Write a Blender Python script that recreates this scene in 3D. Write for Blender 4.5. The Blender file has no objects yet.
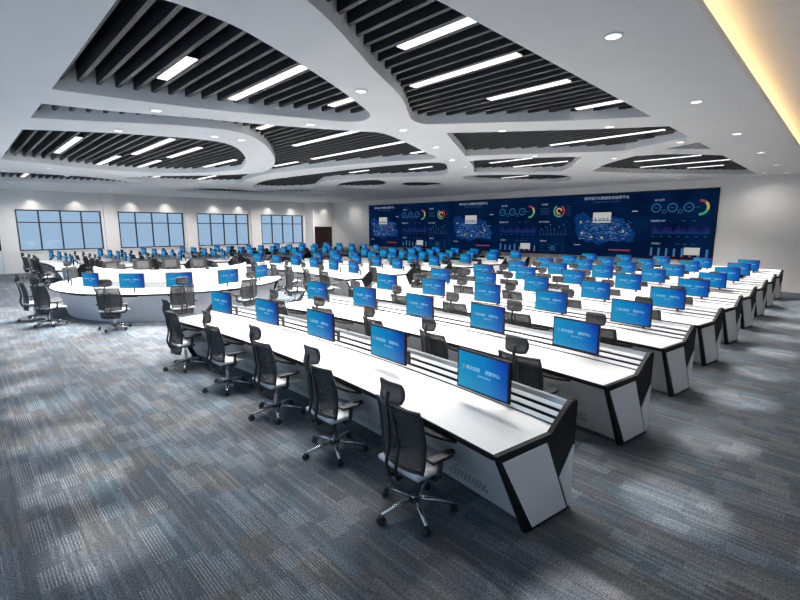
import bpy, bmesh, math, random
from mathutils import Vector, Matrix
random.seed(7)
S = bpy.context.scene
COL = S.collection
PI = math.pi
R = math.radians

# ---------------------------------------------------------------- materials
def new_mat(name):
    m = bpy.data.materials.new(name); m.use_nodes = True
    nt = m.node_tree; nt.nodes.clear()
    out = nt.nodes.new('ShaderNodeOutputMaterial')
    return m, nt, out

def mat(name, col, rough=0.5, metal=0.0, noise=0.0, nscale=20.0, spec=0.5):
    m, nt, out = new_mat(name)
    b = nt.nodes.new('ShaderNodeBsdfPrincipled')
    b.inputs['Roughness'].default_value = rough
    b.inputs['Metallic'].default_value = metal
    b.inputs['Specular IOR Level'].default_value = spec
    if noise > 0:
        tc = nt.nodes.new('ShaderNodeTexCoord'); n = nt.nodes.new('ShaderNodeTexNoise')
        n.inputs['Scale'].default_value = nscale; n.inputs['Detail'].default_value = 4
        nt.links.new(tc.outputs['Object'], n.inputs['Vector'])
        r = nt.nodes.new('ShaderNodeValToRGB')
        r.color_ramp.elements[0].position = .3; r.color_ramp.elements[1].position = .7
        r.color_ramp.elements[0].color = (*[c*(1-noise) for c in col], 1)
        r.color_ramp.elements[1].color = (*[min(1, c*(1+noise)) for c in col], 1)
        nt.links.new(n.outputs['Fac'], r.inputs['Fac'])
        nt.links.new(r.outputs['Color'], b.inputs['Base Color'])
    else:
        b.inputs['Base Color'].default_value = (*col, 1)
    nt.links.new(b.outputs[0], out.inputs[0])
    return m

def emit(name, col, s=1.0):
    m, nt, out = new_mat(name)
    e = nt.nodes.new('ShaderNodeEmission')
    e.inputs['Color'].default_value = (*col, 1); e.inputs['Strength'].default_value = s
    nt.links.new(e.outputs[0], out.inputs[0])
    return m

def mesh_fabric(name, col, alpha):
    m, nt, out = new_mat(name)
    b = nt.nodes.new('ShaderNodeBsdfPrincipled'); b.inputs['Base Color'].default_value = (*col, 1)
    b.inputs['Roughness'].default_value = .8
    t = nt.nodes.new('ShaderNodeBsdfTransparent')
    mx = nt.nodes.new('ShaderNodeMixShader')
    tc = nt.nodes.new('ShaderNodeTexCoord'); n = nt.nodes.new('ShaderNodeTexNoise')
    n.inputs['Scale'].default_value = 60
    nt.links.new(tc.outputs['Object'], n.inputs['Vector'])
    mr = nt.nodes.new('ShaderNodeMapRange')
    mr.inputs['From Min'].default_value = .3; mr.inputs['From Max'].default_value = .7
    mr.inputs['To Min'].default_value = alpha-.02; mr.inputs['To Max'].default_value = alpha+.02
    nt.links.new(n.outputs['Fac'], mr.inputs['Value'])
    nt.links.new(mr.outputs[0], mx.inputs['Fac'])
    nt.links.new(t.outputs[0], mx.inputs[1]); nt.links.new(b.outputs[0], mx.inputs[2])
    nt.links.new(mx.outputs[0], out.inputs[0])
    return m

def screen_mat():
    m, nt, out = new_mat('screen_glow')
    tc = nt.nodes.new('ShaderNodeTexCoord'); sep = nt.nodes.new('ShaderNodeSeparateXYZ')
    nt.links.new(tc.outputs['Generated'], sep.inputs[0])
    ad = nt.nodes.new('ShaderNodeMath'); ad.operation = 'MULTIPLY_ADD'
    ad.inputs[1].default_value = .22
    nt.links.new(sep.outputs['Z'], ad.inputs[0]); nt.links.new(sep.outputs['X'], ad.inputs[2])
    n = nt.nodes.new('ShaderNodeTexNoise'); n.inputs['Scale'].default_value = 2.5
    nt.links.new(tc.outputs['Generated'], n.inputs['Vector'])
    a2 = nt.nodes.new('ShaderNodeMath'); a2.operation = 'MULTIPLY_ADD'; a2.inputs[1].default_value = .25
    nt.links.new(n.outputs['Fac'], a2.inputs[0]); nt.links.new(ad.outputs[0], a2.inputs[2])
    r = nt.nodes.new('ShaderNodeValToRGB'); e = r.color_ramp.elements
    e[0].position = .12; e[0].color = (.002, .29, .52, 1)
    e[1].position = .95; e[1].color = (.001, .035, .38, 1)
    k = r.color_ramp.elements.new(.58); k.color = (.0, .195, .50, 1)
    sc_ = nt.nodes.new('ShaderNodeMath'); sc_.operation = 'MULTIPLY'; sc_.inputs[1].default_value = .74
    nt.links.new(a2.outputs[0], sc_.inputs[0]); nt.links.new(sc_.outputs[0], r.inputs['Fac'])
    em = nt.nodes.new('ShaderNodeEmission'); em.inputs['Strength'].default_value = .95
    nt.links.new(r.outputs['Color'], em.inputs['Color'])
    gl = nt.nodes.new('ShaderNodeBsdfGlossy'); gl.inputs['Roughness'].default_value = .25
    gl.inputs['Color'].default_value = (.03, .03, .03, 1)
    sm = nt.nodes.new('ShaderNodeAddShader')
    nt.links.new(em.outputs[0], sm.inputs[0]); nt.links.new(gl.outputs[0], sm.inputs[1])
    nt.links.new(sm.outputs[0], out.inputs[0])
    return m

def carpet_mat():
    m, nt, out = new_mat('carpet')
    L = nt.links; N = nt.nodes.new
    def math_(op, a, b=None, c=None):
        n = N('ShaderNodeMath'); n.operation = op
        for i, v in enumerate((a, b, c)):
            if v is None: continue
            if isinstance(v, (int, float)): n.inputs[i].default_value = v
            else: L.new(v, n.inputs[i])
        return n.outputs[0]
    tc = N('ShaderNodeTexCoord'); sp = N('ShaderNodeSeparateXYZ'); L.new(tc.outputs['Object'], sp.inputs[0])
    x, y = sp.outputs['X'], sp.outputs['Y']
    def cells(sx, sy, seed):
        iy = math_('FLOOR', math_('DIVIDE', y, sy))
        w0 = N('ShaderNodeTexWhiteNoise'); w0.noise_dimensions = '2D'
        c0 = N('ShaderNodeCombineXYZ'); L.new(iy, c0.inputs[0]); c0.inputs[1].default_value = seed
        L.new(c0.outputs[0], w0.inputs['Vector'])
        ix = math_('FLOOR', math_('ADD', math_('DIVIDE', x, sx), w0.outputs['Value']))
        w = N('ShaderNodeTexWhiteNoise'); w.noise_dimensions = '3D'
        c = N('ShaderNodeCombineXYZ'); L.new(ix, c.inputs[0]); L.new(iy, c.inputs[1]); c.inputs[2].default_value = seed
        L.new(c.outputs[0], w.inputs['Vector'])
        return w
    wa = cells(.42, .22, 1.3)
    wb = cells(.6, .026, 5.1)
    wc = cells(.26, .16, 9.7)
    # base tile tone
    r = N('ShaderNodeValToRGB'); r.color_ramp.interpolation = 'CONSTANT'
    cols = [(0, (.066, .076, .090)), (.22, (.070, .076, .086)), (.4, (.058, .074, .092)), (.62, (.074, .076, .080)),
            (.76, (.060, .068, .080)), (.90, (.062, .082, .100))]
    e = r.color_ramp.elements
    e[0].position = 0; e[0].color = (*cols[0][1], 1); e[1].position = cols[1][0]; e[1].color = (*cols[1][1], 1)
    for p, c in cols[2:]:
        k = e.new(p); k.color = (*c, 1)
    L.new(wa.outputs['Value'], r.inputs['Fac'])
    # long streaks
    st = N('ShaderNodeMapRange'); st.inputs['From Min'].default_value = .45; st.inputs['From Max'].default_value = 1
    st.inputs['To Min'].default_value = .9; st.inputs['To Max'].default_value = 1.45
    L.new(wb.outputs['Value'], st.inputs['Value'])
    # ribs in some blocks
    rib = math_('MAXIMUM', math_('SINE', math_('MULTIPLY', y, 2*PI/.022)), 0.0)
    sel = math_('MULTIPLY', math_('GREATER_THAN', wc.outputs['Value'], .66), wc.outputs['Value'])
    rib = math_('MULTIPLY', math_('MULTIPLY', rib, sel), .11)
    # loop grain
    n1 = N('ShaderNodeTexNoise'); n1.inputs['Scale'].default_value = 75; n1.inputs['Detail'].default_value = 3
    L.new(tc.outputs['Object'], n1.inputs['Vector'])
    g = N('ShaderNodeMapRange'); g.inputs['From Min'].default_value = .3; g.inputs['From Max'].default_value = .7
    g.inputs['To Min'].default_value = .35; g.inputs['To Max'].default_value = 1.85
    L.new(n1.outputs['Fac'], g.inputs['Value'])
    f = math_('MULTIPLY', st.outputs[0], g.outputs[0])
    f = math_('MAXIMUM', f, .2)
    vm = N('ShaderNodeVectorMath'); vm.operation = 'SCALE'
    L.new(r.outputs['Color'], vm.inputs[0]); L.new(f, vm.inputs['Scale'])
    cr = N('ShaderNodeCombineXYZ')
    for q in range(3): L.new(math_('MULTIPLY', rib, g.outputs[0]), cr.inputs[q])
    va = N('ShaderNodeVectorMath'); va.operation = 'ADD'; L.new(vm.outputs[0], va.inputs[0]); L.new(cr.outputs[0], va.inputs[1])
    b = N('ShaderNodeBsdfPrincipled'); b.inputs['Roughness'].default_value = .85
    b.inputs['Specular IOR Level'].default_value = .35
    L.new(va.outputs[0], b.inputs['Base Color'])
    bp = N('ShaderNodeBump'); bp.inputs['Strength'].default_value = .25; bp.inputs['Distance'].default_value = .01
    L.new(n1.outputs['Fac'], bp.inputs['Height']); L.new(bp.outputs[0], b.inputs['Normal'])
    L.new(b.outputs[0], out.inputs[0])
    return m

def glass_mat():
    m, nt, out = new_mat('window_glass')
    t = nt.nodes.new('ShaderNodeBsdfTransparent'); t.inputs['Color'].default_value = (.80, .82, .83, 1)
    g = nt.nodes.new('ShaderNodeBsdfGlossy'); g.inputs['Roughness'].default_value = .02
    mx = nt.nodes.new('ShaderNodeMixShader'); mx.inputs[0].default_value = .03
    nt.links.new(t.outputs[0], mx.inputs[1]); nt.links.new(g.outputs[0], mx.inputs[2])
    nt.links.new(mx.outputs[0], out.inputs[0]); return m

M = dict(
    carpet=carpet_mat(),
    wall=mat('wall_paint', (.80, .775, .755), .8, noise=.02, nscale=2),
    ribbon=mat('ceiling_plaster', (.90, .88, .87), .7, noise=.015, nscale=3),
    void=mat('ceiling_void', (.012, .012, .014), .9),
    slat=mat('slat_grey', (.022, .023, .026), .6),
    white=mat('worktop_white', (.75, .75, .74), .35, noise=.01, nscale=6),
    shelf=mat('white_laminate', (.86, .86, .86), .4),
    black=mat('black_edge', (.006, .006, .007), .5, spec=.25),
    panel=mat('panel_grey', (.52, .515, .51), .5, noise=.03, nscale=8),
    inset=mat('inset_light_grey', (.82, .82, .83), .45),
    island=mat('island_base_grey', (.72, .72, .75), .5),
    alu=mat('aluminium', (.55, .56, .58), .35, .8),
    chrome=mat('chrome', (.55, .56, .58), .22, 1.0),
    plastic=mat('black_plastic', (.018, .018, .02), .45),
    bezel=mat('monitor_bezel', (.006, .006, .007), .55, spec=.3),
    back=mat('monitor_back', (.03, .03, .032), .5),
    meshf=mesh_fabric('chair_mesh', (.045, .045, .048), .80),
    head=mesh_fabric('headrest_mesh', (.05, .05, .055), .85),
    seat=mat('seat_fabric', (.55, .55, .57), .85, noise=.08, nscale=80),
    dark=mat('dark_recess', (.004, .004, .004), .8),
    vent=mat('vent_dark', (.05, .05, .055), .6),
    screen=screen_mat(),
    caption=emit('screen_caption', (.35, .68, .85), .9),
    red=emit('screen_red', (.8, .25, .15), .8),
    glow=emit('screen_patch', (.05, .42, .85), .8),
    frame=mat('window_frame', (.02, .025, .035), .5),
    glass=glass_mat(),
    wood=mat('dark_brown_wood', (.018, .004, .004), .4, noise=.3, nscale=6),
    lens=emit('lamp_lens', (1, .99, .97), 2.5),
    line=emit('line_lamp', (1, .995, .985), 1.7),
    led=emit('led_strip', (1, .72, .36), 5.0),
    trimw=mat('lamp_trim', (.8, .8, .8), .4),
)

# ---------------------------------------------------------------- mesh helpers
def link(name, bm, m, parent=None, smooth=False, bevel=0):
    me = bpy.data.meshes.new(name)
    bmesh.ops.recalc_face_normals(bm, faces=bm.faces[:])
    bm.to_mesh(me); bm.free()
    if m: me.materials.append(m)
    if smooth:
        for p in me.polygons: p.use_smooth = True
    o = bpy.data.objects.new(name, me); COL.objects.link(o)
    if parent: o.parent = parent
    if bevel:
        b = o.modifiers.new('bevel', 'BEVEL'); b.width = bevel; b.segments = 2; b.limit_method = 'ANGLE'
    return o

def box(bm, a, b, mtx=None):
    vs = [bm.verts.new((x, y, z)) for x in (a[0], b[0]) for y in (a[1], b[1]) for z in (a[2], b[2])]
    for q in ((0,1,3,2),(4,6,7,5),(0,4,5,1),(2,3,7,6),(0,2,6,4),(1,5,7,3)):
        bm.faces.new([vs[i] for i in q])
    if mtx: bmesh.ops.transform(bm, matrix=mtx, verts=vs)
    return vs

def tube(bm, pts, rad, n=8, closed=False, flat=1.0):
    pts = [Vector(p) for p in pts]; N = len(pts); rings = []
    rads = rad if isinstance(rad, (list, tuple)) else [rad]*N
    up0 = None
    for i, p in enumerate(pts):
        if closed: d = pts[(i+1) % N]-pts[i-1]
        else: d = pts[min(i+1, N-1)]-pts[max(i-1, 0)]
        d.normalize()
        if up0 is None:
            up0 = Vector((0, 0, 1)) if abs(d.z) < .9 else Vector((0, 1, 0))
        s = d.cross(up0)
        if s.length < 1e-4: s = d.cross(Vector((1, 0, 0)))
        s.normalize(); u = s.cross(d); u.normalize(); up0 = u
        rings.append([bm.verts.new(p+(s*math.cos(2*PI*k/n)+u*math.sin(2*PI*k/n)*flat)*rads[i]) for k in range(n)])
    rng = range(N) if closed else range(N-1)
    for i in rng:
        a, b = rings[i], rings[(i+1) % N]
        for k in range(n): bm.faces.new((a[k], a[(k+1) % n], b[(k+1) % n], b[k]))
    if not closed:
        bm.faces.new(rings[0][::-1]); bm.faces.new(rings[-1])

def cyl(bm, c, r, h, n=16, axis='z', r2=None):
    c = Vector(c); r2 = r if r2 is None else r2
    d = {'x': Vector((1,0,0)), 'y': Vector((0,1,0)), 'z': Vector((0,0,1))}[axis]
    u = {'x': Vector((0,1,0)), 'y': Vector((0,0,1)), 'z': Vector((1,0,0))}[axis]; v = d.cross(u)
    A = [bm.verts.new(c+(u*math.cos(2*PI*k/n)+v*math.sin(2*PI*k/n))*r) for k in range(n)]
    B = [bm.verts.new(c+d*h+(u*math.cos(2*PI*k/n)+v*math.sin(2*PI*k/n))*r2) for k in range(n)]
    for k in range(n): bm.faces.new((A[k], A[(k+1) % n], B[(k+1) % n], B[k]))
    bm.faces.new(A[::-1]); bm.faces.new(B)

def prism(bm, poly, z0, z1):
    A = [bm.verts.new((x, y, z0)) for x, y in poly]; B = [bm.verts.new((x, y, z1)) for x, y in poly]
    n = len(poly)
    bm.faces.new(A[::-1]); bm.faces.new(B)
    for k in range(n): bm.faces.new((A[k], A[(k+1) % n], B[(k+1) % n], B[k]))

def thing(name, label, cat, loc=(0,0,0), rz=0, group=None):
    o = bpy.data.objects.new(name, None); COL.objects.link(o)
    o.empty_display_size = .1
    o.location = loc; o.rotation_euler = (0, 0, rz)
    o['label'] = label; o['category'] = cat
    if group: o['group'] = group
    return o

def struct(name, bm, m, parent=None, **k):
    o = link(name, bm, m, parent, **k)
    if not parent: o['kind'] = 'structure'
    return o

def dup(root, loc, rz, label, group=None):
    r = root.copy(); COL.objects.link(r)
    r.location = loc; r.rotation_euler = (0, 0, rz); r['label'] = label
    if group: r['group'] = group
    for ch in list(root.children):
        c = ch.copy(); COL.objects.link(c); c.parent = r
        for g in list(ch.children):
            d = g.copy(); COL.objects.link(d); d.parent = c
    return r

def text_mesh(body, size, extrude=.0006):
    cu = bpy.data.curves.new('txt', 'FONT'); cu.body = body; cu.size = size; cu.extrude = extrude
    cu.align_x = 'CENTER'; cu.align_y = 'CENTER'; cu.resolution_u = 2
    o = bpy.data.objects.new('txt', cu); COL.objects.link(o)
    bpy.context.view_layer.update()
    dg = bpy.context.evaluated_depsgraph_get()
    me = bpy.data.meshes.new_from_object(o.evaluated_get(dg))
    bpy.data.objects.remove(o); bpy.data.curves.remove(cu)
    me.transform(Matrix.Rotation(PI/2, 4, 'X'))      # upright, faces -Y
    me.materials.clear()
    return me

# ---------------------------------------------------------------- room
X0, Y1, ZC = -32.1, 22.86, 4.5
XR, YN = 1.6, -3.0
bm = bmesh.new(); box(bm, (X0-.3, YN, -.1), (XR, Y1+.3, 0)); struct('floor', bm, M['carpet'])
bm = bmesh.new(); box(bm, (X0-.3, Y1, 0), (XR, Y1+.3, 5.3)); struct('wall_back', bm, M['wall'])
bm = bmesh.new(); box(bm, (XR, YN, 0), (XR+.2, Y1+.3, 5.3)); struct('wall_right', bm, M['wall'])
# window wall with four openings and two doors
WIN = [(2.54, 6.50), (7.38, 11.22), (12.12, 15.90), (16.90, 20.62)]
WZ0, WZ1 = 1.2, 3.46
ops = [(-.2, 1.8, 0, 2.35)]+[(a, b, WZ0, WZ1) for a, b in WIN]
bm = bmesh.new(); y = YN
for a, b, z0, z1 in ops:
    box(bm, (X0-.25, y, 0), (X0, a, 5.3))
    if z0 > 0: box(bm, (X0-.25, a, 0), (X0, b, z0))
    box(bm, (X0-.25, a, z1), (X0, b, 5.3))
    y = b
box(bm, (X0-.25, y, 0), (X0, Y1, 5.3))
DX, DY0, DY1 = -30.95, 20.98, 22.74
box(bm, (X0, 20.86, 0), (DX, DY0, 5.0)); box(bm, (X0, DY1, 0), (DX, Y1, 5.0)); box(bm, (X0, DY0, 2.56), (DX, DY1, 5.0))
struct('wall_left', bm, M['wall'])
# pilasters between the windows
k = 0
for a, b in [(6.62, 7.26), (11.34, 12.0), (16.02, 16.78)]:
    k += 1
    bm = bmesh.new(); box(bm, (X0, a, 0), (X0+.16, b, 4.5)); struct('trim_%d' % k, bm, M['wall'])
for i, (a, b) in enumerate(WIN):
    w = bpy.data.objects.new('window_%d' % (i+1), None); COL.objects.link(w); w['kind'] = 'structure'
    w.location = (X0, a, WZ0)
    W, H = b-a, WZ1-WZ0
    bm = bmesh.new()
    for y in (0, W-.07): box(bm, (-.12, y, 0), (-.02, y+.07, H))
    for z in (0, H-.07): box(bm, (-.12, 0, z), (-.02, W, z+.07))
    for q in (.25, .5, .75): box(bm, (-.115, W*q-.035, 0), (-.025, W*q+.035, H))
    box(bm, (-.11, 0, H*.68), (-.03, W, H*.68+.06))
    link('window_frame', bm, M['frame'], w)
    bm = bmesh.new(); box(bm, (-.08, .02, .02), (-.07, W-.02, H-.02)); link('window_pane', bm, M['glass'], w)
    bm = bmesh.new(); box(bm, (-.02, -.03, -.05), (.05, W+.03, 0)); link('window_sill', bm, M['wall'], w)
d = bpy.data.objects.new('door_1', None); COL.objects.link(d); d['kind'] = 'structure'; d.location = (X0, -.2, 0)
bm = bmesh.new(); box(bm, (-.1, 0, 0), (-.05, 2.0, 1.25)); link('door_leaf', bm, M['inset'], d)
bm = bmesh.new(); box(bm, (-.1, 0, 1.25), (-.05, 2.0, 2.35)); link('door_glass', bm, M['dark'], d)
bm = bmesh.new(); box(bm, (-.02, 1.0, 1.0), (.03, 1.03, 1.3)); box(bm, (-.06, 1.0, 1.0), (-.01, 1.03, 1.03)); box(bm, (-.06, 1.0, 1.27), (-.01, 1.03, 1.3)); link('door_handle', bm, M['alu'], d)
d = bpy.data.objects.new('door_2', None); COL.objects.link(d); d['kind'] = 'structure'; d.location = (DX, DY0, 0)
W = DY1-DY0
for s in (0, 1):
    bm = bmesh.new(); box(bm, (-.14, .01+s*W/2, .01), (-.06, W/2*(s+1)-.01, 2.54)); lf = link('door_leaf', bm, M['wood'], d)
    bm = bmesh.new(); tube(bm, [(-.06, W/2+(.05 if s else -.05), 1.0), (.0, W/2+(.05 if s else -.05), 1.0), (.0, W/2+(.15 if s else -.15), 1.0)], .01, 6); link('door_handle', bm, M['alu'], lf)

# ceiling: dark void, slats, plaster ribbons with free-form openings
bm = bmesh.new(); box(bm, (X0-.3, YN, 5.2), (XR, Y1+.3, 5.3)); ceil = struct('ceiling', bm, M['void'])
SP = .24
n = int((Y1-.3-1.35)/SP)+1
me = None
for k in range(n):
    y = 1.38+k*SP
    if me is None:
        bm = bmesh.new(); box(bm, (-29.6, -.028, 4.655), (-2.8, .028, 4.94)); o = link('ceiling_slat', bm, M['slat'], ceil); me = o.data
    else:
        o = bpy.data.objects.new('ceiling_slat', me); COL.objects.link(o); o.parent = ceil
    o.location = (0, y, 0)

def smooth_loop(pts, sharp, sub=5):
    """Catmull-Rom through the points, straight corners at the indices in sharp."""
    n = len(pts); out = []
    for i in range(n):
        p0, p1, p2, p3 = pts[i-1], pts[i], pts[(i+1) % n], pts[(i+2) % n]
        if i in sharp: p0 = p1
        if (i+1) % n in sharp: p3 = p2
        if i in sharp and (i+1) % n in sharp: out.append(p1); continue
        for s in range(sub):
            t = s/sub; t2, t3 = t*t, t*t*t
            out.append(tuple(.5*((2*p1[a])+(-p0[a]+p2[a])*t+(2*p0[a]-5*p1[a]+4*p2[a]-p3[a])*t2+(-p0[a]+3*p1[a]-3*p2[a]+p3[a])*t3) for a in (0, 1)))
    return out

YE = 1.28; XE = -2.86
holes = [
 ([(-8.54,YE),(-4.70,YE),(-4.57,1.60),(-4.62,2.2),(-4.83,2.75),(-5.13,3.41),(-5.59,4.31),(-6.08,5.15),(-6.42,5.62),(-6.86,5.79),(-7.18,5.50),(-7.46,4.83),(-7.80,4.03),(-8.05,3.38),(-8.30,2.5),(-8.42,1.9)], {0,1}),
 ([(-3.30,1.7),(-3.50,2.1),(-3.84,2.82),(-4.19,3.42),(-4.62,4.14),(-4.98,4.82),(-5.35,5.40),(-5.80,5.97),(-6.12,6.40),(-6.20,6.80),(-5.96,7.05),(-4.77,7.99),(-3.70,8.80),(XE,9.32),(XE,1.28),(-3.2,1.28)], {13,14,15}),
 ([(-9.63,YE),(-9.42,2.06),(-9.15,2.77),(-8.88,3.38),(-8.66,4.03),(-8.37,4.80),(-8.07,5.46),(-7.66,6.28),(-7.42,6.85),(-7.78,7.9),(-8.42,9.35),(-8.96,10.4),(-10.04,9.95),(-11.4,9.50),(-13.1,9.12),(-14.8,8.85),(-16.6,8.80),(-18.6,9.12),(-20.3,9.55),(-21.6,8.0),(-22.1,6.45),(-21.6,5.35),(-19.9,5.9),(-18.2,7.3),(-16.7,8.15),(-15.5,8.35),(-14.1,7.92),(-12.7,7.25),(-11.5,6.48),(-10.5,5.76),(-9.78,5.06),(-9.50,4.62),(-9.47,4.2),(-9.64,3.6),(-9.99,2.95),(-10.45,2.2),(-11.0,YE)], {0,36}),
 ([(-12.39,YE),(-11.95,1.95),(-11.5,2.7),(-11.18,3.4),(-10.95,4.05),(-10.88,4.75),(-11.3,5.35),(-12.18,5.98),(-13.3,6.62),(-14.6,7.15),(-15.7,7.42),(-17.5,6.75),(-18.6,5.45),(-18.95,3.9),(-18.5,2.4),(-18.2,YE)], {0,15}),
 ([(-22.4,YE),(-22.0,3.2),(-22.3,4.8),(-24.3,7.0),(-25.4,4.6),(-26.6,YE)], {0,5}),
 ([(-21.9,11.3),(-20.0,10.4),(-17.8,9.9),(-14.9,10.05),(-12.8,10.2),(-10.8,10.52),(-9.45,11.1),(-10.0,12.2),(-11.4,13.7),(-12.9,13.2),(-14.4,12.35),(-16.3,11.8),(-18.0,12.5),(-19.8,13.3),(-21.5,12.6)], set()),
 ([(-6.43,7.80),(-5.23,8.75),(-3.94,9.72),(XE,10.45),(XE,11.98),(-3.79,12.45),(-4.56,12.85),(-5.5,12.3),(-6.76,11.43),(-8.03,10.60),(-7.45,9.6),(-6.90,8.6)], {0,3,4,6,9}),
 ([(-8.55,11.45),(-7.14,12.1),(-5.75,13.12),(-6.35,14.0),(-6.95,15.0),(-7.75,15.95),(-9.0,14.9),(-10.1,13.85),(-9.2,12.6)], {0,2,5,7}),
 ([(-3.70,13.35),(XE,12.90),(XE,14.2)], {0,1,2}),
 ([(-6.91,16.62),(-5.8,15.1),(-4.64,14.05),(-3.77,14.45),(XE,15.65),(XE,22.0),(-4.66,20.1),(-6.3,17.9)], {0,2,4,5}),
 ([(-11.6,15.1),(-10.5,14.9),(-8.3,17.1),(-9.1,19.3),(-10.7,18.9),(-11.8,16.9)], set()),
 ([(-19.0,14.6),(-17.4,13.2),(-15.9,12.9),(-14.7,13.2),(-15.4,14.4),(-17.4,15.9)], set()),
 ([(-14.9,15.0),(-13.8,15.6),(-13.9,16.7),(-15.4,17.9),(-16.7,17.1)], set()),
 ([(-23.2,12.6),(-21.4,14.5),(-22.5,16.0),(-24.6,14.6),(-24.3,13.0)], set()),
 ([(-26.5,9.0),(-23.9,10.0),(-24.0,12.5),(-25.0,14.5),(-26.6,13.2),(-27.2,10.8)], set()),
]
cu = bpy.data.curves.new('c', 'CURVE'); cu.dimensions = '2D'; cu.fill_mode = 'BOTH'; cu.extrude = .22
def spl(pts):
    s = cu.splines.new('POLY'); s.points.add(len(pts)-1)
    for p, q in zip(s.points, pts): p.co = (q[0], q[1], 0, 1)
    s.use_cyclic_u = True
XS = -1.66
spl([(X0, YN), (XS, YN), (XS, Y1), (X0, Y1)])
LOOPS = [smooth_loop(pts, sh) for pts, sh in holes]
for lp in LOOPS: spl(lp)
o = bpy.data.objects.new('c', cu); COL.objects.link(o); bpy.context.view_layer.update()
me = bpy.data.meshes.new_from_object(o.evaluated_get(bpy.context.evaluated_depsgraph_get()))
bpy.data.objects.remove(o)
me.transform(Matrix.Translation((0, 0, ZC+.22)))
me.materials.clear(); me.materials.append(M['ribbon'])
o = bpy.data.objects.new('ceiling_ribbon', me); COL.objects.link(o); o.parent = ceil
# raised aisle ceiling with a lit cove behind a thin lip
bm = bmesh.new(); box(bm, (-1.7, YN, 4.82), (XR, Y1, 4.92)); link('aisle_ceiling', bm, M['ribbon'], ceil)
bm = bmesh.new(); box(bm, (-1.66, YN, ZC+.001), (-1.24, Y1, ZC+.04)); box(bm, (-1.26, YN, ZC+.04), (-1.24, Y1, ZC+.09)); link('cove_lip', bm, M['ribbon'], ceil)
bm = bmesh.new(); box(bm, (-1.40, YN+.2, ZC+.042), (-1.37, Y1-.1, ZC+.055)); link('led_strip', bm, M['led'], ceil)
ld = bpy.data.lights.new('cove_light', 'AREA'); ld.shape = 'RECTANGLE'; ld.size = .04; ld.size_y = 25; ld.color = (1, .66, .30); ld.energy = 36
lo = bpy.data.objects.new('cove_light', ld); COL.objects.link(lo); lo.parent = ceil
lo.location = (-1.36, 9.9, ZC+.07); lo.rotation_euler = (PI, R(-12), 0)

# ---------------------------------------------------------------- lamps
bm = bmesh.new(); cyl(bm, (0, 0, -.012), .10, .03, 20, 'z', .10)
trim = bm
dl = thing('downlight', '', 'ceiling light')
rng_ = bmesh.new()
a = [rng_.verts.new((.1*math.cos(t), .1*math.sin(t), -.012)) for t in [2*PI*k/20 for k in range(20)]]
b = [rng_.verts.new((.078*math.cos(t), .078*math.sin(t), -.014)) for t in [2*PI*k/20 for k in range(20)]]
c = [rng_.verts.new((.1*math.cos(t), .1*math.sin(t), 0.0)) for t in [2*PI*k/20 for k in range(20)]]
for k in range(20):
    rng_.faces.new((a[k], a[(k+1) % 20], b[(k+1) % 20], b[k])); rng_.faces.new((a[k], a[(k+1) % 20], c[(k+1) % 20], c[k]))
bm.free()
link('lamp_trim', rng_, M['trimw'], dl)
bm = bmesh.new(); cyl(bm, (0, 0, -.010), .079, .006, 20); link('lamp_lens', bm, M['lens'], dl)
def spot(name, e, ang, blend, col=(1, .97, .93)):
    s = bpy.data.lights.new(name, 'SPOT'); s.energy = e; s.spot_size = R(ang); s.spot_blend = blend; s.color = col
    s.shadow_soft_size = .06; return s
SPD = spot('downlight_beam', 620, 95, .9)
SPW = spot('wall_beam', 80, 84, 1.0)
SPL = spot('added_side_beam', 600, 120, 1.0)
SPW2 = spot('back_beam', 90, 140, 1.0)
SPA = spot('aisle_beam', 1300, 13, 1.0)
SPB = spot('front_beam', 1300, 14, 1.0)
used = [False]
def beam(root, data, tgt):
    l = bpy.data.objects.new('lamp_beam', data); COL.objects.link(l); l.parent = root; l.location = (0, 0, -.03)
    l.rotation_euler = (Vector(tgt)).to_track_quat('-Z', 'Y').to_euler()
def downlight(x, y, label, group, beams):
    if not used[0]:
        r = dl; r.location = (x, y, ZC); r['label'] = label; r['group'] = group; used[0] = True
    else:
        r = dl.copy(); COL.objects.link(r); r.location = (x, y, ZC); r['label'] = label; r['group'] = group
        for ch in [c for c in dl.children if c.type == 'MESH']:
            c = ch.copy(); COL.objects.link(c); c.parent = r
    for d, t in beams: beam(r, d, t)
ORD = ['first', 'second', 'third', 'fourth', 'fifth', 'sixth', 'seventh', 'eighth', 'ninth', 'tenth', 'eleventh', 'twelfth', 'thirteenth', 'fourteenth', 'fifteenth', 'sixteenth']
# right soffit row
for i, y in enumerate([1.7, 5.2, 8.75, 12.3, 15.8, 19.2, 22.3]):
    downlight(-2.03, y, 'round recessed downlight on plain right ceiling strip, %s in line from the camera' % ORD[i], 'downlights on the right strip',
              [(SPA, (1.12, -.8, -4.4)), (SPA, (1.12, .9, -4.4))] if i < 6 else [])
# near soffit row (lights the open floor at the left)
for i, x in enumerate([-3.97, -5.2, -6.5, -7.75, -8.97, -10.3, -11.5, -12.7, -14, -16, -18, -20]):
    downlight(x, .0, 'round recessed downlight on the plain near ceiling strip, %s from its right end' % ORD[i], 'downlights on the near strip', [(SPB, (0, .62, -4.4))])
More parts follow.
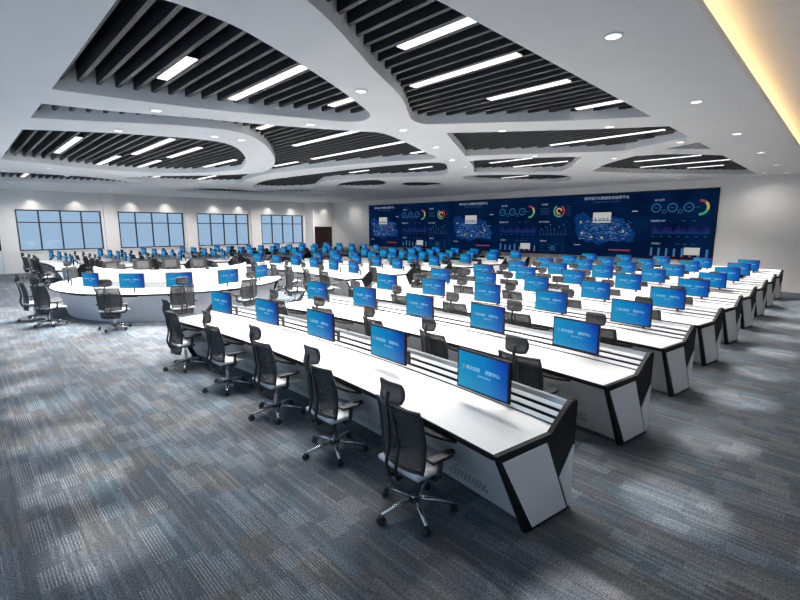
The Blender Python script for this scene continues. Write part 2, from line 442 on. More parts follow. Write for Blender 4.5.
# on the ribbons
rb = [(-8.76,2.75,'on the broad ribbon beside the near left slat opening'),(-7.78,5.25,'where two ribbons meet near the centre'),(-11.1,2.72,'on the ribbon around the left oval opening'),
      (-10.3,4.4,'at the tip of the left oval ribbon'),(-10.25,5.0,'just behind the tip light of the left oval ribbon'),(-19.75,2.63,'on the far side of the left oval ribbon'),
      (-22.1,3.47,'on the leftmost ribbon by the windows'),(-5.44,8.42,'on the thin ribbon crossing to the right strip'),(-3.71,9.62,'at the right end of the thin crossing ribbon'),
      (-6.62,11.95,'on the second crossing ribbon, in its middle'),(-6.85,6.9,'at the broad junction behind the big right opening'),(-7.69,8.92,'on the large central loop, upper bend'),
      (-8.79,10.94,'on the large central loop, outer bend'),(-9.4,12.4,'on the large central loop, lower bend'),(-3.15,12.5,'beside the small triangular opening'),
      (-5.2,14.0,'on the second crossing ribbon near its right end'),(-5.146,4.356,None)]
for x, y, t in rb:
    if t: downlight(x, y, 'round recessed downlight ' + t, 'downlights on the ribbons', [(SPD, (0, 0, -1))])
downlight(-5.40, 4.55, 'large round recessed downlight on the ribbon left of the big right opening', 'downlights on the ribbons', [(SPD, (0, 0, -1))])
for i, x in enumerate([-2.6, -5.4, -8.2, -11.5, -14.6, -17.8, -21.0, -24.5, -28.0]):
    downlight(x, 21.7, 'tiny downlight above the video wall side, %s from the right' % ORD[i], 'downlights along the back wall', [(SPW2, (0, .25, -1))])
for i, y in enumerate([3.0, 6.5, 10.0, 13.5, 17.0, 20.0]):  # row added to brighten the window wall and the left block
    downlight(-29.3, y, 'added tiny downlight in the plain strip brightening the window wall, %s from the left' % ORD[i], 'added downlights on the window side strip', [(SPL, (-.45, 0, -1))])
for i, y in enumerate([3.3, 5.3, 8.15, 10.15, 13.3, 15.15, 17.5, 19.5, 21.9]):
    downlight((DX if y > 21 else X0)+.42, y, 'small downlight washing the window wall, %s from the left' % ORD[i], 'wall washers above the windows', [(SPW, (-.10, 0, -1))])

LL = [(-7.45,-6.29,2.47),(-7.92,-5.53,3.62),(-6.9,-5.9,5.22),(-4.15,-2.95,4.10),(-5.30,-3.24,5.30),(-4.66,-3.25,6.88),(-4.0,-2.95,8.46),(-16.8,-13.55,2.45),
      (-19.6,-16.2,4.0),(-15.5,-12.15,4.05),(-19.6,-16.3,5.18),(-15.4,-12.9,5.2),(-16.9,-14.4,6.75),(-9.9,-8.95,5.22),(-10.85,-8.2,6.8),(-12.5,-8.4,8.4),
      (-14.9,-13.4,8.38),(-9.5,-8.9,10.0),(-12.1,-11.0,12.6),(-5.96,-3.25,11.66),(-9.0,-7.45,13.15),(-9.1,-6.95,14.8),(-25.7,-24.1,2.42),
      (-23.2,-21.0,6.6),(-22.8,-19.4,8.3),(-5.42,-3.54,16.35),(-5.75,-3.04,18.0),(-4.6,-3.5,19.5),(-11.3,-10.0,17.5),(-14.5,-13.4,11.5),(-18,-15.6,10.6)]
def in_opening(x, y):
    for lp in LOOPS:
        c = False
        for (x1, y1), (x2, y2) in zip(lp, lp[1:]+lp[:1]):
            if (y1 > y) != (y2 > y) and x < (x2-x1)*(y-y1)/(y2-y1)+x1: c = not c
        if c: return True
    return False
def snap(y): return 1.62+round((y-1.62-SP/2)/SP)*SP+SP/2
def fit(xa, xb, y):        # keep each lamp inside its opening
    y = snap(y); xs = [xa+(xb-xa)*k/60 for k in range(61)]
    ok = [x for x in xs if all(in_opening(x+dx, y+dy) for dx in (-.12, .12) for dy in (-.12, .12))]
    return (min(ok), max(ok), y) if ok and max(ok)-min(ok) > .4 else None
LL = [q for q in (fit(*l) for l in LL) if q]
for i, (xa, xb, y) in enumerate(LL):
    L = xb-xa
    sd = lambda q: 'left' if q[0] < -12 else ('central' if q[0] < -6.5 else 'right')
    side = sd(LL[i])
    same = sorted([q for q in LL if sd(q) == side], key=lambda q: math.hypot((q[0]+q[1])/2, q[2]))
    t = thing('linear_light', 'slim white linear light between dark slats, %s nearest in the %s ceiling part' % (ORD[same.index(LL[i])], side),
              'ceiling light', ((xa+xb)/2, y, 4.65), 0, 'linear lights between the slats')
    bm = bmesh.new(); box(bm, (-L/2-.02, -.075, .012), (L/2+.02, .075, .09)); link('lamp_housing', bm, M['black'], t)
    bm = bmesh.new(); box(bm, (-L/2, -.07, 0), (L/2, .07, .014)); link('lamp_diffuser', bm, M['line'], t)
    al = bpy.data.lights.new('line_glow', 'AREA'); al.shape = 'RECTANGLE'; al.size = max(.3, L-.5); al.size_y = .14; al.energy = 42*L*(1+1.8*min(1, max(0, (math.hypot((xa+xb)/2, y)-8)/8))); al.spread = R(110); al.color = (1, .985, .96)
    ao = bpy.data.objects.new('line_glow', al); COL.objects.link(ao); ao.parent = t; ao.location = (0, 0, -.012)

# ---------------------------------------------------------------- chairs
def make_chair():
    t = thing('office_chair', '', 'chair', group='mesh office chairs')
    # five-star base
    bm = bmesh.new()
    for k in range(5):
        a = R(118+72*k); c, s = math.cos(a), math.sin(a)
        tube(bm, [(.03*c, .03*s, .125), (.16*c, .16*s, .11), (.325*c, .325*s, .078)], [.028, .023, .016], 8, flat=.75)
    cyl(bm, (0, 0, .08), .04, .07, 14)
    link('star_base', bm, M['chrome'], t, smooth=True)
    for k in range(5):
        a = R(118+72*k)
        bm = bmesh.new()
        mt = Matrix.Translation((.33*math.cos(a), .33*math.sin(a), 0)) @ Matrix.Rotation(a+.5, 4, 'Z')
        for sx in (-.022, .006):
            v0 = len(bm.verts); cyl(bm, (sx, 0, .031), .031, .018, 14, 'x')
        box(bm, (-.012, -.02, .03), (.012, .02, .072))
        bmesh.ops.transform(bm, matrix=mt, verts=bm.verts[:])
        link('caster', bm, M['plastic'], t)
    bm = bmesh.new(); cyl(bm, (0, 0, .14), .026, .16, 14); cyl(bm, (0, 0, .28), .016, .12, 12); link('gas_lift', bm, M['chrome'], t, smooth=False)
    bm = bmesh.new(); box(bm, (-.12, -.14, .385), (.12, .12, .425)); tube(bm, [(.1, .02, .40), (.24, .03, .395)], .008, 6)
    link('tilt_mechanism', bm, M['plastic'], t, bevel=.01)
    # seat cushion: rounded slab
    bm = bmesh.new(); NX, NY = 12, 12; g = []
    for sgn in (1, -1):
        rows = []
        for j in range(NY+1):
            v = -1+2*j/NY; row = []
            for i in range(NX+1):
                u = -1+2*i/NX
                x = .255*u*(1-.06*(v > 0)*v*v); y = .045+.245*v
                e = max(abs(u), abs(v))**4
                z = .455+sgn*(.036*(1-e*.55))-.03*max(0, v)**3*1.0+.006*u*u
                row.append(bm.verts.new((x*(1-.03*e*(abs(u*v))), y*(1-.03*abs(u*v)*e), z)))
            rows.append(row)
        for j in range(NY):
            for i in range(NX):
                bm.faces.new((rows[j][i], rows[j][i+1], rows[j+1][i+1], rows[j+1][i]))
        g.append(rows)
    A, B = g
    for i in range(NX):
        bm.faces.new((A[0][i], A[0][i+1], B[0][i+1], B[0][i])); bm.faces.new((A[NY][i], A[NY][i+1], B[NY][i+1], B[NY][i]))
    for j in range(NY):
        bm.faces.new((A[j][0], A[j+1][0], B[j+1][0], B[j][0])); bm.faces.new((A[j][NX], A[j+1][NX], B[j+1][NX], B[j][NX]))
    link('seat', bm, M['seat'], t, smooth=True)
    # back: curved mesh panel in a tube frame
    def prof(v):   # v 0..1 bottom to top -> y, z, half width
        z = .30+.70*v
        y = -.215+(.045*math.sin(v*PI*.8))-.06*v*v
        hw = .195+.07*math.sin(min(1, v*1.25)*PI*.62)-.018*max(0, v-.75)*4*.4
        return y, z, hw
    def bp(u, v):
        y, z, hw = prof(v)
        return Vector((u*hw, y+.055*u*u, z))
    bm = bmesh.new(); rows = []
    for j in range(13): rows.append([bm.verts.new(bp(-1+2*i/8, j/12)) for i in range(9)])
    for j in range(12):
        for i in range(8): bm.faces.new((rows[j][i], rows[j][i+1], rows[j+1][i+1], rows[j+1][i]))
    bk = link('backrest', bm, M['meshf'], t, smooth=True)
    so = bk.modifiers.new('s', 'SOLIDIFY'); so.thickness = .008
    loop = [bp(-1, j/12) for j in range(13)]+[bp(-1+2*i/8, 1) for i in range(1, 8)]+[bp(1, 1-j/12) for j in range(13)]+[bp(1-2*i/8, 0) for i in range(1, 8)]
    bm = bmesh.new(); tube(bm, loop, .014, 6, closed=True)
    # lumbar band
    tube(bm, [bp(-1+2*i/8, .27)+Vector((0, -.004, 0)) for i in range(9)], .013, 6)
    link('back_frame', bm, M['plastic'], t, smooth=True)
    bm = bmesh.new()
    for s in (-1, 1):
        tube(bm, [(s*.035, -.10, .40), (s*.045, -.235, .395), (s*.06, -.26, .50), (s*.055, -.225, .68), (s*.04, -.25, .88), (s*.02, -.29, 1.02)], [.016, .017, .016, .014, .013, .011], 6)
    tube(bm, [(0, -.28, .98), (0, -.30, 1.05), (0, -.285, 1.13)], .017, 8)
    link('spine', bm, M['plastic'], t, smooth=True)
    # headrest
    bm = bmesh.new(); rows = []
    for j in range(7):
        v = -1+2*j/6; row = []
        for i in range(11):
            u = -1+2*i/10
            hw = .135*(1-.10*abs(v)**3)
            row.append(bm.verts.new((u*hw, -.27+.032*u*u-.02*v*v, 1.13+v*.08*(1-.12*abs(u)**4))))
        rows.append(row)
    for j in range(6):
        for i in range(10): bm.faces.new((rows[j][i], rows[j][i+1], rows[j+1][i+1], rows[j+1][i]))
    loop = [rows[0][i].co.copy() for i in range(11)]+[rows[j][10].co.copy() for j in range(1, 7)]+[rows[6][i].co.copy() for i in range(9, -1, -1)]+[rows[j][0].co.copy() for j in range(5, 0, -1)]
    hd = link('headrest', bm, M['head'], t, smooth=True); so = hd.modifiers.new('s', 'SOLIDIFY'); so.thickness = .012
    bm = bmesh.new(); tube(bm, loop, .011, 6, closed=True); hf = link('headrest_frame', bm, M['plastic'], hd, smooth=True)
    for s in (-1, 1):
        bm = bmesh.new()
        tube(bm, [(s*.10, -.02, .41), (s*.25, -.02, .405), (s*.285, .0, .44), (s*.285, .02, .59)], [.018, .018, .02, .02], 8, flat=1.0)
        ar = link('armrest', bm, M['plastic'], t, smooth=True)
        bm = bmesh.new(); prism(bm, [(s*.285-.045, -.11), (s*.285+.045, -.11), (s*.285+.05, .09), (s*.285+.02, .17), (s*.285-.03, .17), (s*.285-.045, .09)], .585, .615)
        link('arm_pad', bm, M['plastic'], ar, bevel=.01)
    return t
chair0 = make_chair(); chair0.scale = (1.05, 1.05, 1.05); chair_used = [False]
def chair(x, y, rz, label, group):
    if not chair_used[0]:
        chair_used[0] = True; r = chair0; r.location = (x, y, 0); r.rotation_euler = (0, 0, rz); r['label'] = label; r['group'] = group; return
    dup(chair0, (x, y, 0), rz, label, group)

# ---------------------------------------------------------------- monitors (screen faces -Y, origin below screen centre on the worktop)
MW, MH = .645, .395
TXT1 = text_mesh('联合指挥     调度中心', .044)
TXT2 = text_mesh('智 能 可 视 化 平 台', .018)
def make_monitor(kind):
    t = thing('monitor', '', 'monitor')
    zc = .335 if kind == 'arm' else .30
    yoff = -.02
    bm = bmesh.new(); box(bm, (-MW/2, yoff, zc-MH/2), (MW/2, yoff+.035, zc+MH/2)); link('monitor_bezel', bm, M['bezel'], t, bevel=.006)
    bm = bmesh.new(); box(bm, (-.2, yoff+.035, zc-.13), (.2, yoff+.055, zc+.13)); link('monitor_back', bm, M['back'], t, bevel=.01)
    bm = bmesh.new()
    vs = [bm.verts.new(p) for p in ((-MW/2+.019, yoff-.001, zc-MH/2+.021), (MW/2-.019, yoff-.001, zc-MH/2+.021), (MW/2-.019, yoff-.001, zc+MH/2-.019), (-MW/2+.019, yoff-.001, zc+MH/2-.019))]
    bm.faces.new(vs); sc = link('screen', bm, M['screen'], t)
    for me, dx, dz, m in ((TXT1, .01, .03, M['caption']), (TXT2, .03, -.025, M['caption'])):
        if not me.materials: me.materials.append(m)
        o = bpy.data.objects.new('screen_caption', me); COL.objects.link(o); o.parent = sc; o.location = (dx, yoff-.003, zc+dz)
    bm = bmesh.new(); box(bm, (-.235, yoff-.004, zc+.012), (-.228, yoff-.002, zc+.052)); link('screen_mark', bm, M['red'], sc)
    bm = bmesh.new()
    if kind == 'arm':
        tube(bm, [(0, yoff+.05, zc-.02), (0, yoff+.10, zc-.02), (.10, yoff+.16, zc-.10), (.12, yoff+.24, zc-.14)], .022, 8)
        cyl(bm, (.12, yoff+.24, zc-.26), .024, .15, 10)
    else:
        tube(bm, [(0, yoff+.05, zc-.02), (0, yoff+.09, zc-.06), (0, yoff+.09, .01)], .022, 8)
        cyl(bm, (0, yoff+.08, 0), .11, .014, 20)
    link('monitor_arm' if kind == 'arm' else 'monitor_stand', bm, M['plastic'], t, smooth=False)
    return t
mons = {}
def monitor(kind, x, y, z, rz, label, group):
    if kind not in mons:
        r = make_monitor(kind); mons[kind] = r
        r.location = (x, y, z); r.rotation_euler = (0, 0, rz); r['label'] = label; r['group'] = group
    else: dup(mons[kind], (x, y, z), rz, label, group)

# ---------------------------------------------------------------- curved console desk
ZD = .80
HW = 3.56; HA = R(9); RC = HW/math.sin(HA)
def P(a, d, z=0):          # a angle along the arc, d depth from the operators' edge; origin at arc middle front
    return Vector(((RC+d)*math.sin(a), (RC+d)*math.cos(a)-RC, z))
def arc_sweep(bm, prof, a0, a1, n=28, cap=True):
    rings = [[bm.verts.new(P(a0+(a1-a0)*i/n, d, z)) for d, z in prof] for i in range(n+1)]
    k = len(prof)
    for i in range(n):
        for j in range(k): bm.faces.new((rings[i][j], rings[i][(j+1) % k], rings[i+1][(j+1) % k], rings[i+1][j]))
    if cap: bm.faces.new(rings[0][::-1]); bm.faces.new(rings[-1])
MA = [HA*f for f in (-.79, -.395, 0, .395, .79)]
HA6 = math.asin(3.86/RC)
MA6 = [HA6*f for f in (-.862, -.517, -.172, .172, .517, .862)]
def make_desk(HA, MA):
    t = thing('control_desk', '', 'desk')
    e = .022/RC
    bm = bmesh.new(); arc_sweep(bm, [(.012, ZD-.028), (.83, ZD-.028), (.83, ZD), (.012, ZD)], -HA+e, HA-e); link('worktop', bm, M['white'], t)
    bm = bmesh.new(); arc_sweep(bm, [(.0, ZD-.045), (.012, ZD-.045), (.012, ZD+.0), (.0, ZD+.0)], -HA+e, HA-e)
    arc_sweep(bm, [(.012, ZD-.045), (.66, ZD-.045), (.66, ZD-.028), (.012, ZD-.028)], -HA+e, HA-e); link('edge_strip', bm, M['black'], t)
    bm = bmesh.new(); arc_sweep(bm, [(.085, ZD-.046), (.46, .02), (.48, .02), (.105, ZD-.046)], -HA+e, HA-e); fp = link('front_panel', bm, M['panel'], t)
    bm = bmesh.new(); arc_sweep(bm, [(.97, .02), (.99, .02), (.99, .93), (.97, .93)], -HA+e, HA-e); link('rear_panel', bm, M['panel'], t)
    # slatted upstand
    for k in range(3):
        f0, f1 = k/3+.075, (k+1)/3-.075
        d0, z0 = .80+.115*f0, ZD+.008+.175*f0; d1, z1 = .80+.115*f1, ZD+.008+.175*f1
        bm = bmesh.new(); arc_sweep(bm, [(d0, z0), (d1, z1), (d1+.012, z1-.012), (d0+.012, z0-.012)], -HA+e, HA-e); link('upstand_slat', bm, M['shelf'], t)
    bm = bmesh.new(); arc_sweep(bm, [(.815, ZD-.01), (.935, ZD+.172), (.94, ZD+.1), (.86, ZD-.03)], -HA+e, HA-e); link('upstand_back', bm, M['black'], t)
    bm = bmesh.new(); arc_sweep(bm, [(.915, ZD+.17), (.985, ZD+.17), (.985, ZD+.20), (.93, ZD+.205)], -HA+e, HA-e); link('top_rail', bm, M['alu'], t)
    for s in (-1, 1):
        bm = bmesh.new()
        prof = [(-.005, ZD+.003), (.66, ZD+.003), (.885, ZD+.195), (.925, ZD+.222), (1.0, ZD+.222), (1.015, ZD+.20), (.995, 0), (.385, 0)]
        a0, a1 = (HA-e, HA+e) if s > 0 else (-HA-e, -HA+e)
        arc_sweep(bm, prof, a0, a1, 1); ep = link('end_panel', bm, M['black'], t)
        q0, q1 = (HA+e, HA+e+.014/RC) if s > 0 else (-HA-e-.014/RC, -HA-e)
        bm = bmesh.new(); arc_sweep(bm, [(.055, ZD-.06), (.595, ZD-.055), (.925, .035), (.455, .035)], q0, q1, 1); link('front_inset', bm, M['inset'], ep, bevel=.006)
        bm = bmesh.new(); arc_sweep(bm, [(.80, .36), (.985, .62), (.975, .03), (.955, .03)], q0, q1, 1); link('rear_inset', bm, M['inset'], ep, bevel=.004)
    for a in MA:
        bm = bmesh.new(); w = .33/RC; n = 12; top = []; bot = []
        # crescent tray under the edge
        for i in range(n+1):
            f = -1+2*i/n; aa = a+w*f
            top.append((aa, .01)); bot.append((aa, .01-.10*(1-f*f)))
        pts = top+bot[::-1][1:-1]
        A = [bm.verts.new(P(q, d, ZD-.075)) for q, d in pts]; B = [bm.verts.new(P(q, d, ZD-.050)) for q, d in pts]
        for i in range(len(pts)):
            j = (i+1) % len(pts); bm.faces.new((A[i], A[j], B[j], B[i]))
        bm.faces.new(A[::-1]); bm.faces.new(B); link('pull_out_tray', bm, M['black'], t)
        # perforated vent low on the front panel
        bm = bmesh.new()
        for r_ in range(4):
            for c_ in range(16):
                aa = a+(-.36+.045*c_+(r_ % 2)*.022)/RC; z = .13+.032*r_; dd = .085+(.46-.085)*(ZD-.046-z)/(ZD-.066)
                z2 = z+.014; dd2 = .085+(.46-.085)*(ZD-.046-z2)/(ZD-.066)
                vs = [bm.verts.new(P(aa, dd-.002, z)), bm.verts.new(P(aa+.026/RC, dd-.002, z)), bm.verts.new(P(aa+.026/RC, dd2-.002, z2)), bm.verts.new(P(aa, dd2-.002, z2))]
                bm.faces.new(vs)
        link('vent_grille', bm, M['dark'], fp)
        bm = bmesh.new(); mt = Matrix.Translation(P(a, .56, ZD)) @ Matrix.Rotation(-a, 4, 'Z')
        box(bm, (-.07, -.02, 0), (.07, .02, .004), mt); link('cable_flap', bm, M['inset'], t)
    return t
BLK = dict(right=(-5.27, range(0, 9)), middle=(-15.5, range(3, 9)), left=(-25.8, range(0, 9)))
desks = {}
PITCH = 2.125; YF = 2.985
row_names = {}
for bname, (xc, ks) in BLK.items():
    ks = list(ks)
    for idx, k in enumerate(ks):
        ym = YF+PITCH*k+(.05 if bname == 'left' else 0)
        mid = bname == 'middle'
        if bname == 'right': xc = BLK['right'][0]-.010*max(0, k-1)
        rown = ('nearest' if idx == 0 else ORD[idx])
        dlabel = 'white curved console desk with black ends, %s row of the %s block' % (rown, bname)
        grp = 'curved control desks'
        if mid not in desks:
            dd = desks[mid] = make_desk(HA6 if mid else HA, MA6 if mid else MA); dd.location = (xc, ym, 0); dd['label'] = dlabel; dd['group'] = grp
        else: dup(desks[mid], (xc, ym, 0), 0, dlabel, grp)
        for i, a in enumerate(MA6 if mid else MA):
            p = P(a, .62)
            seat = (['left end', 'second from left', 'third from left', 'third from right', 'second from right', 'right end'] if mid else ['left end', 'second from left', 'middle', 'second from right', 'right end'])[i]
            rz = -a*1.0
            if bname == 'right': p = p+(Vector((.07, -.03, 0)) if k == 0 else Vector((-.018*(k-1), 0, 0)))
            monitor('arm', xc+p.x, ym+p.y, ZD, rz, 'black monitor with blue screen, %s place, %s desk row, %s block' % (seat, rown, bname), 'monitors on the curved desks')
            pc = P(a, -.27)
            ca = -a+random.uniform(-.16, .16); cx, cy = xc+pc.x-.03+random.uniform(-.06, .06), ym+pc.y+random.uniform(-.04, .04)
            if bname == 'right' and k == 0:
                cx, cy, ca = [(-8.22, 2.74, .03), (-6.66, 2.82, -.04), (-5.24, 2.86, -.02), (-3.86, 2.80, -.05), (-2.49, 2.66, -.08)][i]
            chair(cx, cy, ca, 'grey mesh office chair, %s place, %s desk row, %s block' % (seat, rown, bname), 'office chairs at the curved desks')

# ---------------------------------------------------------------- round island desk
IC = Vector((-15.75, 5.1)); IA, IB = 3.62, 3.3
def E(t, off, z=0):
    c, s = math.cos(t), math.sin(t)
    nrm = Vector((c/IA, s/IB)); nrm.normalize()
    p = IC+Vector((IA*c, IB*s))-nrm*off
    return Vector((p.x, p.y, z))
def iarc(bm, prof, t0, t1, n=40):
    rings = [[bm.verts.new(E(t0+(t1-t0)*i/n, d, z)) for d, z in prof] for i in range(n+1)]
    k = len(prof)
    for i in range(n):
        for j in range(k): bm.faces.new((rings[i][j], rings[i][(j+1) % k], rings[i+1][(j+1) % k], rings[i+1][j]))
    bm.faces.new(rings[0][::-1]); bm.faces.new(rings[-1])
def Erot(t):
    c, s = math.cos(t), math.sin(t); return math.atan2(s/IB, c/IA)
for nm, t0, t1, parts, lab in (('near', R(-122), R(62), [(R(-100), R(1)), (R(5), R(62))], 'large white rounded island desk half with grey base, nearest the camera'),
                               ('far', R(124), R(234), [], 'far half of the white rounded island desk, beyond the white partition')):
    t = thing('island_desk', lab, 'desk', (0, 0, 0), 0, 'island desk halves')
    bm = bmesh.new(); iarc(bm, [(0, ZD-.03), (1.25, ZD-.03), (1.25, ZD), (0, ZD)], t0, t1); link('worktop', bm, M['white'], t)
    bm = bmesh.new(); iarc(bm, [(-.006, ZD-.05), (.03, ZD-.05), (.03, ZD-.03), (.0, ZD-.03), (0, ZD-.004), (-.006, ZD-.004)], t0, t1); link('edge_strip', bm, M['black'], t)
    bm = bmesh.new(); iarc(bm, [(.14, ZD-.03), (.36, .0), (.40, 0), (.18, ZD-.03)], t0, t1); bp_ = link('base_panel', bm, M['island'], t)
    bm = bmesh.new(); iarc(bm, [(1.2, 0), (1.25, 0), (1.25, ZD-.03), (1.2, ZD-.03)], t0, t1); link('inner_panel', bm, M['island'], t)
    for a, b in parts:
        bm = bmesh.new(); iarc(bm, [(1.10, ZD), (1.16, ZD), (1.16, ZD+.52), (1.10, ZD+.52)], a, b)
        pt = link('partition', bm, M['shelf'], t)
        bm = bmesh.new(); iarc(bm, [(1.085, ZD+.15), (1.10, ZD+.15), (1.10, ZD+.165), (1.085, ZD+.165)], a, b); link('partition_rail', bm, M['alu'], pt)
        bm = bmesh.new(); iarc(bm, [(.85, ZD), (1.10, ZD), (1.10, ZD+.02), (.85, ZD+.02)], a, b); link('raised_shelf', bm, M['white'], t)
    for e_ in (t0, t1):
        bm = bmesh.new(); iarc(bm, [(0.0, ZD-.03), (1.25, ZD-.03), (1.25, 0), (.34, 0)], e_-.006, e_+.006, 1); link('end_panel', bm, M['black'], t)
    spots = [R(q) for q in ((-96, -65, -41, -18, 9, 40) if nm == 'near' else (142, 162, 182, 205))]
    places = (['far left tip', 'left bend', 'left of centre', 'centre', 'right of centre', 'right bend'] if nm == 'near' else ['first', 'second', 'third', 'fourth'])
    for i, q in enumerate(spots):
        p = E(q, .45); f = (Erot(q) if abs(q-R(40)) > .01 else R(26))+PI/2
        if nm == 'near':
            lab2 = 'monitor on stand on the island desk, %s, screen facing outward' % places[i]
        else: lab2 = 'monitor seen from behind over the island partition, %s from the right' % places[i]
        monitor('stand', p.x, p.y, ZD, f, lab2, 'monitors on the island desk')
        bm = bmesh.new(); a_ = q; w = .09
        rings = [E(a_-w+2*w*k/8, .04, ZD-.075) for k in range(9)]
        r2 = [E(a_-w+2*w*k/8, .25, ZD-.075) for k in range(9)]
        A = [bm.verts.new(v) for v in rings+r2[::-1]]; B = [bm.verts.new(v+Vector((0, 0, .024))) for v in rings+r2[::-1]]
        for k in range(18):
            j = (k+1) % 18; bm.faces.new((A[k], A[j], B[j], B[k]))
        bm.faces.new(A[::-1]); bm.faces.new(B); link('pull_out_tray', bm, M['black'], t)
        if nm == 'near':
            for dx in (-.045, .045):
                bm = bmesh.new(); pts = []
                v = E(a_+.17+dx*.5, .24, .52); v2 = E(a_+.17+dx*.5, .265, .42)
                tube(bm, [v, v2], .011, 6); link('cabinet_handle', bm, M['chrome'], bp_)
CH = [(-15.45, 1.36, R(4), 'in profile at the far left tip of the round island desk'), (-14.35, 1.55, R(28), 'at the left bend of the round island desk'),
      (-12.67, 2.62, R(52), 'in front of the round island desk, third from its left'), (-11.95, 3.98, R(84), 'at the middle of the round island desk, seen squarely from behind'),
      (-12.05, 5.75, R(105), 'right of the middle of the round island desk'), (-12.7, 7.75, R(-15), 'beside the right bend of the round island desk'),
      (-19.9, 3.0, R(-60), 'behind the island desk, leftmost of three'), (-20.1, 4.5, R(-85), 'behind the island desk, middle of three'), (-19.9, 6.4, R(-110), 'behind the island desk, rightmost of three')]
for x, y, a, l in CH: chair(x, y, a, 'grey mesh office chair ' + l, 'office chairs around the island desk')

# ---------------------------------------------------------------- video wall
VY = 22.80
vw = thing('video_wall', 'wide dark blue video wall with maps, charts and white headings on the back wall', 'video wall', (-15.19, VY, 1.13))
def V(x): return x+15.19
VX0, VX1, VZ0, VZ1 = -26.28, -4.16, 1.13, 4.09
bm = bmesh.new(); box(bm, (V(VX0)-.05, .0, -.05), (V(VX1)+.05, .06, VZ1-VZ0+.05)); link('display_frame', bm, M['bezel'], vw)
navy = mat('navy', (0, 0, 0))
m, nt, out = new_mat('display_navy')
tc = nt.nodes.new('ShaderNodeTexCoord'); nn = nt.nodes.new('ShaderNodeTexNoise'); nn.inputs['Scale'].default_value = .8
nt.links.new(tc.outputs['Object'], nn.inputs['Vector'])
rr = nt.nodes.new('ShaderNodeValToRGB'); rr.color_ramp.elements[0].color = (.0008, .006, .026, 1); rr.color_ramp.elements[1].color = (.0015, .013, .052, 1)
rr.color_ramp.elements[0].position = .3; rr.color_ramp.elements[1].position = .7
nt.links.new(nn.outputs['Fac'], rr.inputs['Fac'])
em = nt.nodes.new('ShaderNodeEmission'); nt.links.new(rr.outputs['Color'], em.inputs['Color']); em.inputs['Strength'].default_value = 1.0
nt.links.new(em.outputs[0], out.inputs[0]); DN = m
bm = bmesh.new(); box(bm, (V(VX0), -.004, 0), (V(VX1), 0, VZ1-VZ0)); link('display_screen', bm, DN, vw)
VM = dict(w=emit('d_white', (.36, .42, .55), .8), dw=emit('d_dim', (.05, .11, .25), .8), blue=emit('d_blue', (.004, .032, .14), .9), lb=emit('d_light_blue', (.05, .20, .42), .7),
          red=emit('d_red', (.36, .05, .06), .8), yel=emit('d_yellow', (.5, .42, .12), .8), grn=emit('d_green', (.06, .36, .18), .8), cyn=emit('d_cyan', (.04, .28, .36), .8),
          pur=emit('d_purple', (.016, .012, .085), .9), pop=emit('d_popup', (.5, .5, .48), .9), orange=emit('d_orange', (.75, .3, .1), .9))
def vpart(name, m, fn, parent=vw):
    bm = bmesh.new(); fn(bm)
    for v in bm.verts: pass
    return link(name, bm, VM[m], parent)
def rect(bm, x0, z0, x1, z1, y=-.010):
    vs = [bm.verts.new((V(x), y, z-VZ0)) for x, z in ((x0, z0), (x1, z0), (x1, z1), (x0, z1))]; bm.faces.new(vs)
def arc_(bm, cx, cz, r0, r1, a0, a1, n=16, y=-.010):
    A = []; B = []
    for i in range(n+1):
        t = R(a0+(a1-a0)*i/n)
        A.append(bm.verts.new((V(cx+r0*math.cos(t)), y, cz-VZ0+r0*math.sin(t)))); B.append(bm.verts.new((V(cx+r1*math.cos(t)), y, cz-VZ0+r1*math.sin(t))))
    for i in range(n): bm.faces.new((A[i], A[i+1], B[i+1], B[i]))
def poly(bm, pts, y=-.008):
    bm.faces.new([bm.verts.new((V(x), y, z-VZ0)) for x, z in pts])
TM = {}
def vtext(body, size, x, z, m, name='heading'):
    key = (body, size, m)
    if key not in TM:
        me = text_mesh(body, size, .001); me.materials.append(VM[m]); TM[key] = me
    o = bpy.data.objects.new(name, TM[key]); COL.objects.link(o); o.parent = vw; o.location = (V(x), -.014, z-VZ0)
rnd = random.Random(3)
